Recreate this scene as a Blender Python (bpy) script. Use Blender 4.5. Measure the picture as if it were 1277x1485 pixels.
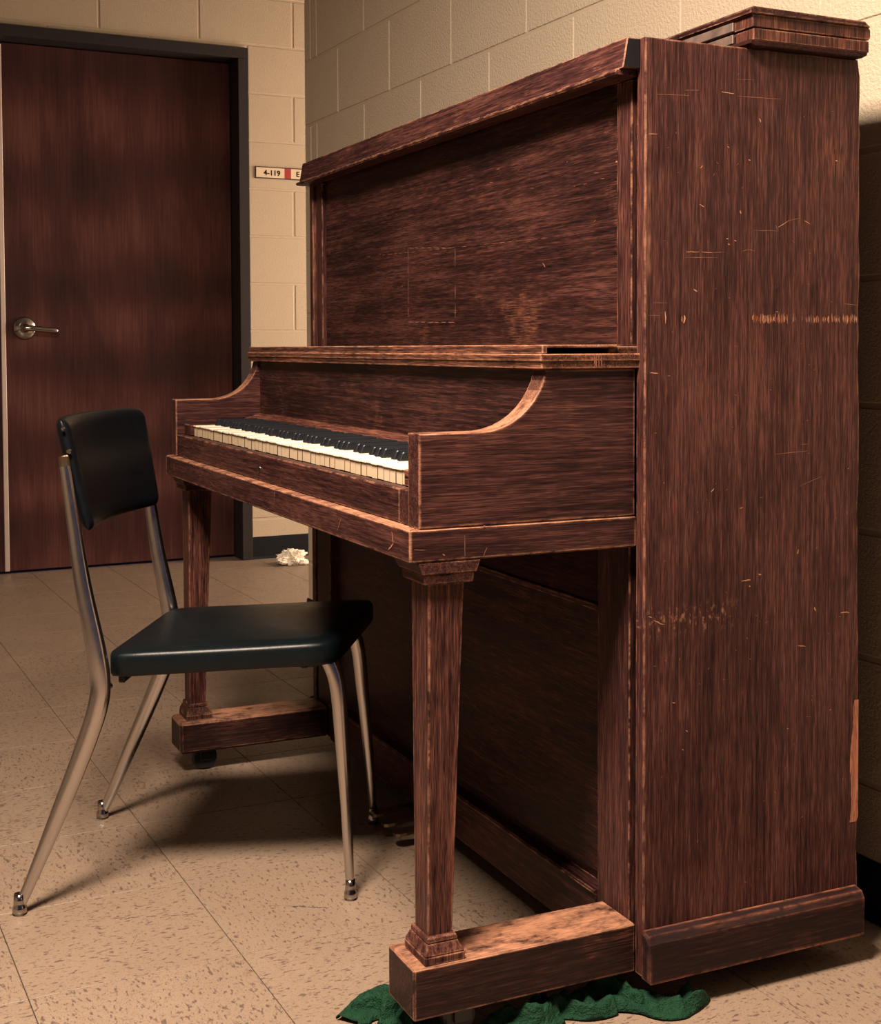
import bpy, bmesh, math, random
from mathutils import Vector, Matrix, noise
random.seed(7)
for _o in list(bpy.data.objects): bpy.data.objects.remove(_o)
S = bpy.context.scene
COL = S.collection
PHI = -0.032159          # the piano stands very slightly askew to the walls

# ------------------------------------------------------------------ camera
cd = bpy.data.cameras.new('camera')
cam = bpy.data.objects.new('camera', cd)
COL.objects.link(cam)
Rt = Vector((0.8953, -0.4455, -0.0037)); Up = Vector((0.0219, 0.0357, 0.9991)); Bk = Vector((-0.4450, -0.8946, 0.0417))
Bk.normalize(); Rt = (Rt - Bk * Rt.dot(Bk)).normalized(); Up = Bk.cross(Rt)
M = Matrix((( Rt.x, Up.x, Bk.x, -1.1186), (Rt.y, Up.y, Bk.y, -1.5902), (Rt.z, Up.z, Bk.z, 0.9730), (0, 0, 0, 1)))
cam.matrix_world = M
cd.sensor_fit = 'HORIZONTAL'; cd.sensor_width = 36.0
cd.lens = 1940.16 / 1277 * 36.0
cd.shift_x = 0.0
cd.shift_y = -(742.5 - 584.7) / 1277
cd.clip_start = 0.02
S.camera = cam

# ------------------------------------------------------------------ light and exposure
S.view_settings.view_transform = 'Standard'; S.view_settings.look = 'None'
S.view_settings.gamma = 1.0; S.view_settings.use_curve_mapping = False
S.view_settings.exposure = 0.0
w = bpy.data.worlds.new('world'); S.world = w; w.use_nodes = True
w.node_tree.nodes['Background'].inputs[0].default_value = (0.32, 0.40, 1.0, 1)
w.node_tree.nodes['Background'].inputs[1].default_value = 0.06

def area(name, loc, target, size, sy, energy, col):
    d = bpy.data.lights.new(name, 'AREA'); d.shape = 'RECTANGLE'; d.size = size; d.size_y = sy
    d.energy = energy; d.color = col
    o = bpy.data.objects.new(name, d); COL.objects.link(o); o.location = loc
    o.rotation_euler = (Vector(target) - Vector(loc)).to_track_quat('-Z', 'Y').to_euler()
    return o
WARM = (1.0, 0.80, 0.63)
area('ceiling_lamp_light', (-1.12, -0.46, 2.56), (-1.12, -0.46, 0), 0.65, 0.5, 262, WARM)
area('corridor_added_light', (2.90, 3.52, 1.35), (0, 3.52, 1.35), 1.0, 2.2, 104, (1.0, 0.78, 0.60))  # added light at the unseen glowing panel, evens out the back wall

# ------------------------------------------------------------------ object helpers
def link(name, me, mat=None, parent=None):
    o = bpy.data.objects.new(name, me); COL.objects.link(o)
    if mat is not None and not me.materials: me.materials.append(mat)
    if parent is not None: o.parent = parent
    return o
def tag(o, label=None, cat=None, group=None, kind=None):
    if label: o['label'] = label
    if cat: o['category'] = cat
    if group: o['group'] = group
    if kind: o['kind'] = kind
    return o
def empty(name, loc=(0, 0, 0), rz=0.0):
    o = bpy.data.objects.new(name, None); COL.objects.link(o)
    o.location = loc; o.rotation_euler = (0, 0, rz); o.empty_display_size = .1
    return o
def mesh(bm, name, smooth=False):
    me = bpy.data.meshes.new(name); bm.normal_update(); bm.to_mesh(me); bm.free()
    if smooth:
        for p in me.polygons: p.use_smooth = True
    return me
def add_box(bm, x0, x1, y0, y1, z0, z1, bev=0.0, seg=1):
    vs = [bm.verts.new((x, y, z)) for x in (x0, x1) for y in (y0, y1) for z in (z0, z1)]
    f = [(0, 1, 3, 2), (4, 6, 7, 5), (0, 4, 5, 1), (2, 3, 7, 6), (0, 2, 6, 4), (1, 5, 7, 3)]
    fs = [bm.faces.new([vs[i] for i in q]) for q in f]
    if bev > 0:
        es = list({e for q in fs for e in q.edges})
        bmesh.ops.bevel(bm, geom=es, offset=bev, segments=seg, profile=.5, affect='EDGES', clamp_overlap=True)
def part(name, mat, parent, boxes, bev=0.0015, seg=1, smooth=False):
    bm = bmesh.new()
    for b in boxes:
        add_box(bm, *b[:6], bev=b[6] if len(b) > 6 else bev, seg=seg)
    return link(name, mesh(bm, name, smooth), mat, parent)
def add_prism(bm, poly, axis, a0, a1, bev=0.0):
    """extrude a 2D polygon: axis 'y' -> poly is (x,z); axis 'x' -> (y,z); axis 'z' -> (x,y)"""
    def P(p, t):
        if axis == 'y': return (p[0], t, p[1])
        if axis == 'x': return (t, p[0], p[1])
        return (p[0], p[1], t)
    A = [bm.verts.new(P(p, a0)) for p in poly]; B = [bm.verts.new(P(p, a1)) for p in poly]
    n = len(poly); fs = [bm.faces.new(A[::-1]), bm.faces.new(B)]
    for i in range(n): fs.append(bm.faces.new((A[i], A[(i + 1) % n], B[(i + 1) % n], B[i])))
    bmesh.ops.recalc_face_normals(bm, faces=fs)
    if bev:
        es = list({e for q in fs[:2] for e in q.edges})
        bmesh.ops.bevel(bm, geom=es, offset=bev, segments=1, profile=.5, affect='EDGES', clamp_overlap=True)
def catmull(pts, n):
    out = []
    P = [pts[0]] + list(pts) + [pts[-1]]
    for i in range(1, len(P) - 2):
        for k in range(n):
            t = k / n
            out.append(tuple(0.5 * ((2 * b) + (-a + c) * t + (2 * a - 5 * b + 4 * c - d) * t * t + (-a + 3 * b - 3 * c + d) * t ** 3)
                             for a, b, c, d in zip(P[i - 1], P[i], P[i + 1], P[i + 2])))
    out.append(tuple(pts[-1])); return out
def add_tube(bm, pts, seg=16, oval=1.0):
    """pts: list of (x,y,z,r)"""
    rings = []
    ref = Vector((0, 1, 0))
    for i, p in enumerate(pts):
        a = Vector(pts[max(0, i - 1)][:3]); b = Vector(pts[min(len(pts) - 1, i + 1)][:3])
        t = (b - a).normalized(); s = t.cross(ref).normalized(); u = s.cross(t).normalized()
        rings.append([bm.verts.new(Vector(p[:3]) + (s * math.cos(q) + u * math.sin(q) * oval) * p[3]) for q in [2 * math.pi * k / seg for k in range(seg)]])
    for i in range(len(rings) - 1):
        for k in range(seg):
            bm.faces.new((rings[i][k], rings[i][(k + 1) % seg], rings[i + 1][(k + 1) % seg], rings[i + 1][k]))
    bm.faces.new(rings[0][::-1]); bm.faces.new(rings[-1])
    bmesh.ops.recalc_face_normals(bm, faces=bm.faces)
def add_lathe(bm, prof, seg=24, mat=Matrix.Identity(4)):
    """prof: (r, h) along local z"""
    rings = [[bm.verts.new(mat @ Vector((r * math.cos(2 * math.pi * k / seg), r * math.sin(2 * math.pi * k / seg), h))) for k in range(seg)] for r, h in prof]
    for i in range(len(rings) - 1):
        for k in range(seg):
            bm.faces.new((rings[i][k], rings[i][(k + 1) % seg], rings[i + 1][(k + 1) % seg], rings[i + 1][k]))
    bm.faces.new(rings[0][::-1]); bm.faces.new(rings[-1])
    bmesh.ops.recalc_face_normals(bm, faces=bm.faces)

# ------------------------------------------------------------------ materials
class NT:
    def __init__(s, name):
        s.m = bpy.data.materials.new(name); s.m.use_nodes = True
        s.t = s.m.node_tree; s.b = s.t.nodes['Principled BSDF']
    def n(s, typ, **k):
        o = s.t.nodes.new(typ)
        for a, v in k.items(): setattr(o, a, v)
        return o
    def put(s, sock, v):
        if hasattr(v, 'is_output') or isinstance(v, bpy.types.NodeSocket): s.t.links.new(v, sock)
        else: sock.default_value = v
    def math(s, op, a, b=None, clamp=False):
        o = s.n('ShaderNodeMath', operation=op); o.use_clamp = clamp
        s.put(o.inputs[0], a)
        if b is not None: s.put(o.inputs[1], b)
        return o.outputs[0]
    def coord(s, scale=(1, 1, 1), loc=(0, 0, 0), rot=(0, 0, 0)):
        tc = s.n('ShaderNodeTexCoord'); mp = s.n('ShaderNodeMapping')
        mp.inputs['Location'].default_value = loc; mp.inputs['Rotation'].default_value = rot; mp.inputs['Scale'].default_value = scale
        s.t.links.new(tc.outputs['Object'], mp.inputs[0]); return mp.outputs[0]
    def noise(s, vec, scale, detail=3, rough=.5, dist=0.0, w=None):
        o = s.n('ShaderNodeTexNoise'); 
        if w is not None: o.noise_dimensions = '4D'; s.put(o.inputs['W'], w)
        s.put(o.inputs['Vector'], vec)
        o.inputs['Scale'].default_value = scale; o.inputs['Detail'].default_value = detail
        o.inputs['Roughness'].default_value = rough; o.inputs['Distortion'].default_value = dist
        return o.outputs['Fac']
    def ramp(s, fac, stops):
        o = s.n('ShaderNodeValToRGB'); e = o.color_ramp.elements
        while len(e) < len(stops): e.new(.5)
        for q, (p, c) in zip(e, stops): q.position = p; q.color = (*c, 1) if len(c) == 3 else c
        s.put(o.inputs[0], fac); return o.outputs[0]
    def step(s, fac, a, b):
        o = s.n('ShaderNodeMapRange'); o.interpolation_type = 'SMOOTHSTEP'
        s.put(o.inputs[0], fac); o.inputs[1].default_value = a; o.inputs[2].default_value = b
        return o.outputs[0]
    def mix(s, fac, a, b, mode='MIX'):
        o = s.n('ShaderNodeMix', data_type='RGBA', blend_type=mode)
        s.put(o.inputs[0], fac)
        for sock, v in ((o.inputs[6], a), (o.inputs[7], b)):
            if isinstance(v, tuple): v = (*v, 1) if len(v) == 3 else v
            s.put(sock, v)
        return o.outputs[2]
    def bump(s, h, strength=.3, dist=.001):
        o = s.n('ShaderNodeBump'); o.inputs['Strength'].default_value = strength; o.inputs['Distance'].default_value = dist
        s.put(o.inputs['Height'], h); s.t.links.new(o.outputs[0], s.b.inputs['Normal'])
    def base(s, c): s.put(s.b.inputs['Base Color'], (*c, 1) if isinstance(c, tuple) and len(c) == 3 else c)
    def rough(s, v): s.put(s.b.inputs['Roughness'], v)

def wood(name, grain='z', dark=(0.0084, 0.0032, 0.0037), mid=(0.0331, 0.0116, 0.0106), light=(0.0972, 0.0372, 0.0283),
         wear=1.0, wearcol=(.44, .21, .125), front_wear=False, edge_full=False, grime=0.0, rough=.42, top_wear=False, wr=.0035):
    k = NT(name)
    ax = 'xyz'.index(grain)
    def sc(across, along):
        v = [across] * 3; v[ax] = along; return tuple(v)
    big = k.noise(k.coord(sc(13, 3.0)), 1.0, 4, .65, .3)
    streak = k.noise(k.coord(sc(190, 5.2), loc=(3, 1, 2)), 1.0, 4, .6, .15)
    fine = k.noise(k.coord(sc(620, 26), loc=(7, 4, 1)), 1.0, 2, .6)
    pores = k.noise(k.coord(sc(900, 42), loc=(1, 9, 5)), 1.0, 1, .5)
    f = k.math('ADD', k.math('MULTIPLY', streak, .40), k.math('ADD', k.math('MULTIPLY', fine, .42), k.math('MULTIPLY', big, .32)))
    c = k.ramp(f, [(.450, dark), (.570, mid), (.715, light)])
    pm = k.step(pores, .60, .70)
    c = k.mix(k.math('MULTIPLY', pm, .75), c, (.005, .0034, .0050))
    # scuffed patches where the finish is thin
    patch = k.noise(k.coord((4.2, 4.2, 4.2), loc=(2, 5, 8)), 1.0, 5, .7)
    pat = k.math('MULTIPLY', k.step(patch, .58, .74), k.step(fine, .42, .62))
    c = k.mix(k.math('MULTIPLY', pat, .45), c, (.24, .095, .055))
    if grime:
        g = k.noise(k.coord((14, 14, 22), loc=(4, 4, 4)), 1.0, 5, .7)
        c = k.mix(k.math('MULTIPLY', k.step(g, .40, .56), grime), c, (.016, .009, .009))
    # worn edges
    geo = k.n('ShaderNodeNewGeometry'); bv = k.n('ShaderNodeBevel'); bv.samples = 4; bv.inputs[0].default_value = wr
    dp = k.n('ShaderNodeVectorMath', operation='DOT_PRODUCT')
    k.t.links.new(geo.outputs['True Normal'], dp.inputs[0]); k.t.links.new(bv.outputs[0], dp.inputs[1])
    edge = k.step(k.math('SUBTRACT', 1.0, dp.outputs['Value']), .008, .12)
    wn = k.noise(k.coord((30, 30, 30), loc=(5, 5, 1)), 1.0, 4, .7)
    em = k.math('MULTIPLY', edge, k.step(wn, .35, .57) if top_wear or edge_full else k.step(wn, .40, .62))
    if edge_full: em = k.math('MULTIPLY', em, k.step(big, .30, .58))
    em = k.math('MULTIPLY', em, wear)
    wc = k.mix(k.step(fine, .35, .65), tuple(v * .55 for v in wearcol), wearcol)
    if front_wear:
        # the front vertical corner of the side panel is rubbed through
        tc = k.n('ShaderNodeTexCoord'); sx = k.n('ShaderNodeSeparateXYZ'); k.t.links.new(tc.outputs['Object'], sx.inputs[0])
        zz = k.noise(k.coord((0.4, 0.4, 7), loc=(0, 0, .7)), 1.0, 4, .65)
        d = k.math('ADD', sx.outputs[0], k.math('MULTIPLY', k.math('SUBTRACT', .60, zz), .055))
        hz = k.math('MULTIPLY', k.step(sx.outputs[2], .98, 1.14), k.math('SUBTRACT', 1.0, k.step(sx.outputs[2], 1.22, 1.36)))
        ny = k.n('ShaderNodeSeparateXYZ'); k.t.links.new(geo.outputs['True Normal'], ny.inputs[0])
        hz = k.math('MULTIPLY', hz, k.step(k.math('MULTIPLY', ny.outputs[1], -1.0), .5, .8))
        fw = k.math('MULTIPLY', k.math('SUBTRACT', 1.0, k.step(d, -.004, .016)), k.math('MULTIPLY', hz, .85))
        em = k.math('MAXIMUM', em, k.math('MULTIPLY', fw, k.math('ADD', .35, k.math('MULTIPLY', k.step(streak, .4, .6), .65))))
        # a horizontal scuff band about two fifths up
        bz = k.math('ABSOLUTE', k.math('SUBTRACT', sx.outputs[2], .572))
        bm_ = k.math('MULTIPLY', k.math('SUBTRACT', 1.0, k.step(bz, .004, .030)), k.math('SUBTRACT', 1.0, k.step(sx.outputs[0], .12, .20)))
        sp = k.noise(k.coord((120, 10, 60), loc=(1, 2, 8)), 1.0, 3, .7)
        em = k.math('MAXIMUM', em, k.math('MULTIPLY', k.math('MULTIPLY', bm_, k.step(sp, .52, .66)), .5))
    if top_wear:
        nz = k.n('ShaderNodeSeparateXYZ'); k.t.links.new(geo.outputs['True Normal'], nz.inputs[0])
        tn = k.noise(k.coord((16, 30, 16), loc=(2, 2, 2)), 1.0, 5, .75)
        tm = k.math('MULTIPLY', k.step(nz.outputs[2], .3, .8), k.step(tn, .30, .60))
        em = k.math('MAXIMUM', em, k.math('MULTIPLY', tm, .8))
    c = k.mix(em, c, wc)
    k.base(c)
    k.rough(k.math('ADD', rough - .1, k.math('MULTIPLY', streak, .28)))
    k.b.inputs['Specular IOR Level'].default_value = .13
    h = k.math('ADD', k.math('MULTIPLY', pores, .6), k.math('MULTIPLY', fine, .6))
    k.bump(h, .35, .0006)
    return k.m
W_SIDE = wood('side_veneer_wood', 'z', dark=(0.0101, 0.0037, 0.0040), mid=(0.0436, 0.0151, 0.0134), light=(0.1255, 0.0486, 0.0364), front_wear=True)
W_Z = wood('upright_grain_wood', 'z')
W_Y = wood('long_grain_wood', 'y')
W_X = wood('cross_grain_wood', 'x')
W_RAIL = wood('worn_rail_wood', 'y', wr=.005, top_wear=True)
W_RAILX = wood('worn_side_rail_wood', 'x', wr=.005, top_wear=True)
W_BEAD = wood('bead_wood', 'y', wr=.004)
W_PANEL = wood('panel_wood', 'y', dark=(0.0056, 0.0023, 0.0027), mid=(0.0239, 0.0086, 0.0077), light=(0.0794, 0.0299, 0.0227), wear=.3, rough=.40)
W_TOE = wood('toe_block_wood', 'x', dark=(0.0056, 0.0028, 0.0028), mid=(0.0253, 0.0099, 0.0084), light=(0.0810, 0.0324, 0.0227), grime=.55, top_wear=True, wr=.004)
W_BASE = wood('base_moulding_wood', 'x', dark=(0.0056, 0.0028, 0.0028), mid=(0.0211, 0.0084, 0.0077), light=(0.0729, 0.0283, 0.0202), grime=.7, wear=1.0, wearcol=(.36, .13, .075), wr=.008, edge_full=True)
W_SHELF = wood('shelf_wood', 'y', mid=(0.0598, 0.0225, 0.0155), light=(0.1943, 0.0810, 0.0486), wear=1.0, wr=.005, top_wear=True)
W_LID = wood('lid_end_wood', 'z', mid=(0.0704, 0.0246, 0.0183), light=(0.2186, 0.0850, 0.0534), grime=.35)
W_LEG = wood('leg_wood', 'z', mid=(0.0528, 0.0190, 0.0148), light=(0.1538, 0.0599, 0.0389), wr=.004)
W_STRIP = wood('key_rail_wood', 'y', mid=(0.0774, 0.0282, 0.0197), light=(0.2105, 0.0850, 0.0534), wear=.8)
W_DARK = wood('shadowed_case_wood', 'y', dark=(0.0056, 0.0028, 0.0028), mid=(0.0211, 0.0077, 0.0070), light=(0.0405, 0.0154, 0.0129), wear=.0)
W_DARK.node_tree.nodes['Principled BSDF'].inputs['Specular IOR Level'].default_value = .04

def plain(name, col, rough=.5, metal=0.0, spec=.5, bump=None, var=0.0):
    k = NT(name); k.b.inputs['Metallic'].default_value = metal; k.b.inputs['Specular IOR Level'].default_value = spec
    nz = k.noise(k.coord((1, 1, 1)), 35.0, 3, .6)
    k.base(k.mix(nz, tuple(v * (1 - var) for v in col), tuple(min(1, v * (1 + var)) for v in col)))
    k.rough(k.math('ADD', rough - .05, k.math('MULTIPLY', nz, .1)))
    if bump: k.bump(k.noise(k.coord((1, 1, 1)), bump[0], 2, .5), bump[1], bump[2])
    return k.m
# painted concrete block
def block_mat(name, col, bs=.9):
    k = NT(name)
    n1 = k.noise(k.coord((1, 1, 1)), 150.0, 3, .6); n2 = k.noise(k.coord((1, 1, 1)), 520.0, 2, .5); n3 = k.noise(k.coord((1, 1, 1)), 5.0, 3, .6)
    c = k.mix(n3, tuple(v * .93 for v in col), col)
    c = k.mix(k.math('MULTIPLY', k.step(n2, .60, .74), .18), c, tuple(v * .6 for v in col))
    k.base(c); k.rough(.62); k.b.inputs['Specular IOR Level'].default_value = .35
    k.bump(k.math('ADD', n1, k.math('MULTIPLY', n2, .3)), bs, .0035)
    return k.m
M_BLOCK = block_mat('painted_block', (.49, .40, .295))
M_BLOCKS = block_mat('smooth_painted_block', (.44, .355, .258), .35)
M_JOINT = plain('painted_mortar', (.43, .345, .25), .7, var=.05, bump=(200, .4, .001))
M_FRAME = plain('dark_frame_paint', (.024, .020, .021), .5, spec=.2, var=.1)
M_BLACKBASE = plain('black_vinyl_baseboard', (.008, .008, .011), .6, spec=.12, var=.1)
M_STEEL = plain('brushed_steel', (.52, .49, .47), .22, metal=1.0, var=.02)
M_CHROME = plain('chrome', (.40, .37, .34), .16, metal=1.0, var=.05)
M_ALU = plain('aluminium_strip', (.52, .42, .36), .45, metal=.55, var=.05)
M_BRASS = plain('aged_brass', (.26, .19, .115), .33, metal=1.0, var=.15)
M_VINYL = plain('black_green_vinyl', (.0024, .0046, .0058), .36, spec=.20, var=.25, bump=(260, .22, .0008))
M_PAD = plain('black_vinyl_back', (.0024, .0032, .0046), .36, spec=.16, var=.25, bump=(260, .22, .0008))
M_IVORY = plain('ivory_key', (.76, .68, .55), .25, var=.05)
M_KEYWOOD = plain('ivory_key_front', (.54, .42, .285), .4, var=.08)
M_EBONY = plain('ebony_key', (.007, .008, .011), .42, spec=.25, var=.1)
M_HINGE = plain('worn_hinge_metal', (.17, .12, .10), .45, metal=.5, var=.7)
M_RUBBER = plain('dark_caster', (.010, .010, .012), .45, var=.1)
M_RAW = wood('raw_torn_wood', 'z', dark=(.20, .075, .045), mid=(.33, .13, .08), light=(.46, .20, .12), wear=0)
M_SCR = plain('scratched_wood', (.40, .19, .11), .6, var=.35)
M_SCR2 = plain('faint_scratched_wood', (.24, .095, .058), .6, var=.4)
M_GREEN = None
k = NT('green_cloth')
cn = k.noise(k.coord((1, 1, 1)), 60.0, 4, .7); cf = k.noise(k.coord((1, 1, 1)), 500.0, 2, .6)
k.base(k.mix(cn, (.002, .011, .0065), (.010, .058, .026))); k.rough(.7); k.bump(k.math('ADD', cn, k.math('MULTIPLY', cf, .2)), 1.0, .012); k.b.inputs['Specular IOR Level'].default_value = .15; M_GREEN = k.m
M_PAPER = plain('crumpled_paper', (.85, .78, .66), .8, var=.06, bump=(90, .5, .003))
M_SIGN = plain('sign_cream', (.62, .50, .36), .4, var=.02)
M_SIGNB = plain('sign_border', (.05, .03, .025), .5)
M_RED = plain('sign_red', (.30, .015, .02), .5)
M_INK_GAP = plain('ink_and_gap_shade', (.012, .011, .012), .9, spec=.02)  # sign ink; also painted gap shade on lid strip ends and key sides
M_CEIL = plain('ceiling_tile', (.22, .20, .18), .8, var=.04, bump=(80, .4, .002))
# door veneer: dark red-brown flat-cut mahogany with darker cathedral shapes
k = NT('door_veneer')
d1 = k.noise(k.coord((2.2, 2.2, .75), loc=(3, 0, 1.3)), 1.0, 4, .55, 1.3)
wv = k.n('ShaderNodeTexWave', bands_direction='Z'); k.put(wv.inputs['Vector'], k.coord((.30, .3, .62), loc=(0, 0, .2)))
wv.inputs['Scale'].default_value = 1.2; wv.inputs['Distortion'].default_value = 7.0; wv.inputs['Detail'].default_value = 3; wv.inputs['Detail Scale'].default_value = 1.4
d2 = k.noise(k.coord((160, 160, 5)), 1.0, 3, .6)
ff = k.math('ADD', k.math('MULTIPLY', d1, .62), k.math('ADD', k.math('MULTIPLY', wv.outputs['Fac'], .12), k.math('MULTIPLY', d2, .26)))
k.base(k.ramp(ff, [(.38, (.026, .0092, .0095)), (.52, (.050, .0175, .0165)), (.68, (.105, .040, .032))]))
k.rough(.5); k.b.inputs['Specular IOR Level'].default_value = .12; k.bump(d2, .2, .0005); M_DOOR = k.m
# vinyl floor tile
k = NT('vinyl_tile')
oi = k.n('ShaderNodeObjectInfo'); rnd = k.math('MULTIPLY', oi.outputs['Random'], 37.0)
f1 = k.noise(k.coord((75, 180, 1)), 1.0, 2, .55, .3, w=rnd)
f2 = k.noise(k.coord((280, 560, 1), loc=(3, 3, 0)), 1.0, 2, .6, 0, w=rnd)
f3 = k.noise(k.coord((6, 6, 1)), 1.0, 4, .6, 0, w=rnd)
c = k.mix(f3, (.188, .136, .097), (.248, .182, .130))
c = k.mix(k.math('MULTIPLY', k.step(f1, .565, .64), .75), c, (.062, .036, .032))
c = k.mix(k.math('MULTIPLY', k.step(f2, .53, .66), .60), c, (.085, .053, .043))
c = k.mix(k.math('MULTIPLY', k.step(k.noise(k.coord((90, 60, 1), loc=(9, 1, 0)), 1.0, 2, .5, 0, w=rnd), .64, .70), .4), c, (.10, .05, .045))
k.base(c); k.rough(k.math('ADD', .36, k.math('MULTIPLY', f3, .2))); k.b.inputs['Specular IOR Level'].default_value = .4
k.bump(f3, .15, .002); M_TILE = k.m
M_SCUFF = plain('rubber_scuff', (.055, .034, .030), .7, var=.3)
M_SEAM = plain('tile_seam', (.03, .018, .015), .8)

# ------------------------------------------------------------------ floor
fl = part('floor', M_SEAM, None, [(-3.6, 3.4, -4.0, 4.6, -.06, -.003)], bev=0); tag(fl, kind='structure')
T = .3309; G = .0014
bm = bmesh.new(); add_box(bm, -T / 2 + G / 2, T / 2 - G / 2, -T / 2 + G / 2, T / 2 - G / 2, -.004, 0, bev=.0006)
tm = mesh(bm, 'floor_tile'); tm.materials.append(M_TILE)
for i in range(-4, 8):
    for j in range(-8, 12):
        x = -.7986 + (i + .5) * T; y = .4441 + (j + .5) * T
        if y > 4.5: continue
        o = bpy.data.objects.new('tile', tm); COL.objects.link(o); o.parent = fl
        o.location = (x, y, 0); o.rotation_euler = (0, 0, math.pi / 2 * ((i + j) % 2))

# dark rubber scuffs on the tiles
def scuffs(SC):
    rq = random.Random(4); bq = bmesh.new()
    for x0, y0, x1, y1, wd in SC:
        n = 5
        for i in range(n):
            a, c = i / n, (i + rq.uniform(.5, 1)) / n
            sliver(bq, (x0 + (x1 - x0) * a, y0 + (y1 - y0) * a, 0), (x0 + (x1 - x0) * c, y0 + (y1 - y0) * c, 0), wd, (0, 0, 1), rq)
    tag(link('scuff_marks', mesh(bq, 'scuff_marks'), M_SCUFF, fl), kind='stuff')

# ------------------------------------------------------------------ walls of painted block
_bc = {}
def block_mesh(l, h, d=.03, mt=None):
    mt = mt or M_BLOCK; key = (round(l, 3), round(h, 3), mt.name)
    if key not in _bc:
        bm = bmesh.new(); add_box(bm, -l / 2, l / 2, 0, d, -h / 2, h / 2, bev=.0035)
        me = mesh(bm, 'block'); me.materials.append(mt); _bc[key] = me
    return _bc[key]
J = .0062   # joint width
REC = .0022 # joint depth
def put_block(parent, u0, u1, z0, z1, plane, axis):
    l = u1 - u0 - J; h = z1 - z0 - J
    if l < .012 or h < .012: return
    o = bpy.data.objects.new('block', block_mesh(l, h, mt=M_BLOCKS if axis == 'y' else None)); COL.objects.link(o); o.parent = parent
    c = (u0 + u1) / 2
    if axis == 'y': o.location = (c, plane, (z0 + z1) / 2)                       # faces -y
    else: o.location = (plane, c, (z0 + z1) / 2); o.rotation_euler = (0, 0, -math.pi / 2)   # faces -x
CEIL = 2.62
# right wall: the plane x = .53, ends in a free corner at y = 2.76
WX, WE = .53, 2.765
wr_ = part('wall_right', M_JOINT, None, [(WX + REC, 3.4, -1.6, WE - REC, 0, CEIL)], bev=0); tag(wr_, kind='structure')
Z0 = .0143
for r in range(-1, 13):
    z0 = Z0 + r * .2145; z1 = z0 + .2145
    z0 = max(0, z0); z1 = min(CEIL, z1)
    ys = [WE]
    if r % 2 == 1: ys += [2.702, 2.645]; y = 2.243      # course under the 1.73 line
    else: y = 2.457
    while y > -1.6: ys.append(y); y -= .4035
    ys.append(-1.6)
    for a, b in zip(ys[1:], ys[:-1]): put_block(wr_, a, b, z0, z1, WX, 'x')
# its end face, turned to the corridor
for r in range(-1, 13):
    z0 = max(0, Z0 + r * .2145); z1 = min(CEIL, Z0 + (r + 1) * .2145)
    xs = [WX]; x = WX + (.2 if r % 2 else .4)
    while x < 3.4: xs.append(x); x += .4035
    xs.append(3.4)
    for a, b in zip(xs[:-1], xs[1:]):
        l = b - a - J; h = z1 - z0 - J
        if h < .012: continue
        o = bpy.data.objects.new('block', block_mesh(l, h)); COL.objects.link(o); o.parent = wr_
        o.location = ((a + b) / 2 + (.001 if a == WX else 0), WE, (z0 + z1) / 2); o.rotation_euler = (0, 0, math.pi)
# back wall with the door opening
BY = 4.29; DX0, DX1, DZ = -1.335, .832, 2.330
wb = part('wall_back', M_JOINT, None, [(-3.6, DX0, BY + REC, BY + .22, 0, CEIL), (DX1, 3.4, BY + REC, BY + .22, 0, CEIL), (DX0, DX1, BY + REC, BY + .22, DZ, CEIL)], bev=0)
tag(wb, kind='structure')
for r in range(-5, 8):
    z0 = 1.051 + r * .2165; z1 = min(CEIL, z0 + .2165); z0 = max(0, z0)
    if z1 - z0 < .03: continue
    x = 1.052 + (.22125 if r % 2 else 0) + .4425 * 6
    js = []
    while x > -3.6: js.append(x); x -= .4425
    js.append(-3.6)
    for a, b in zip(js[1:], js[:-1]):
        if z1 <= DZ + .001 or z0 < DZ:
            if b <= DX0 or a >= DX1: put_block(wb, a, b, z0, z1, BY, 'y')
            else:
                if a < DX0: put_block(wb, a, DX0, z0, z1, BY, 'y')
                if b > DX1: put_block(wb, DX1, b, z0, z1, BY, 'y')
                if z1 > DZ:
                    put_block(wb, max(a, DX0), min(b, DX1), DZ, z1, BY, 'y')
        else: put_block(wb, a, b, z0, z1, BY, 'y')
M_FAR = block_mat('dark_painted_wall', (.26, .20, .15))  # even darker tone, chosen so the wall bounces less light
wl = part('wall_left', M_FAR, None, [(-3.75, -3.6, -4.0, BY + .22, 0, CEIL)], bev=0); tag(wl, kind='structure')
# unseen glowing panel added in the side corridor to light the back wall evenly
wn_ = bpy.data.objects.new('corridor_glow_panel', None); COL.objects.link(wn_); tag(wn_, kind='structure')
k = NT('panel_glow'); k.base((.8, .75, .65)); k.b.inputs['Emission Color'].default_value = (1, .78, .58, 1); k.b.inputs['Emission Strength'].default_value = 2.0
part('glow_pane', k.m, wn_, [(2.955, 2.965, 3.0, 4.04, .22, 2.48)], bev=0)
for b_ in ((2.93, 2.99, 2.93, 3.0, 0, 2.55), (2.93, 2.99, 4.04, 4.11, 0, 2.55), (2.93, 2.99, 3.0, 4.04, 2.48, 2.55), (2.93, 2.99, 3.0, 4.04, 0, .22)): part('glow_panel_frame', M_FRAME, wn_, [b_])
cl = part('ceiling', M_CEIL, None, [(-3.6, 3.4, -4.0, 4.6, CEIL, CEIL + .05)], bev=0); tag(cl, kind='structure')
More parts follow.
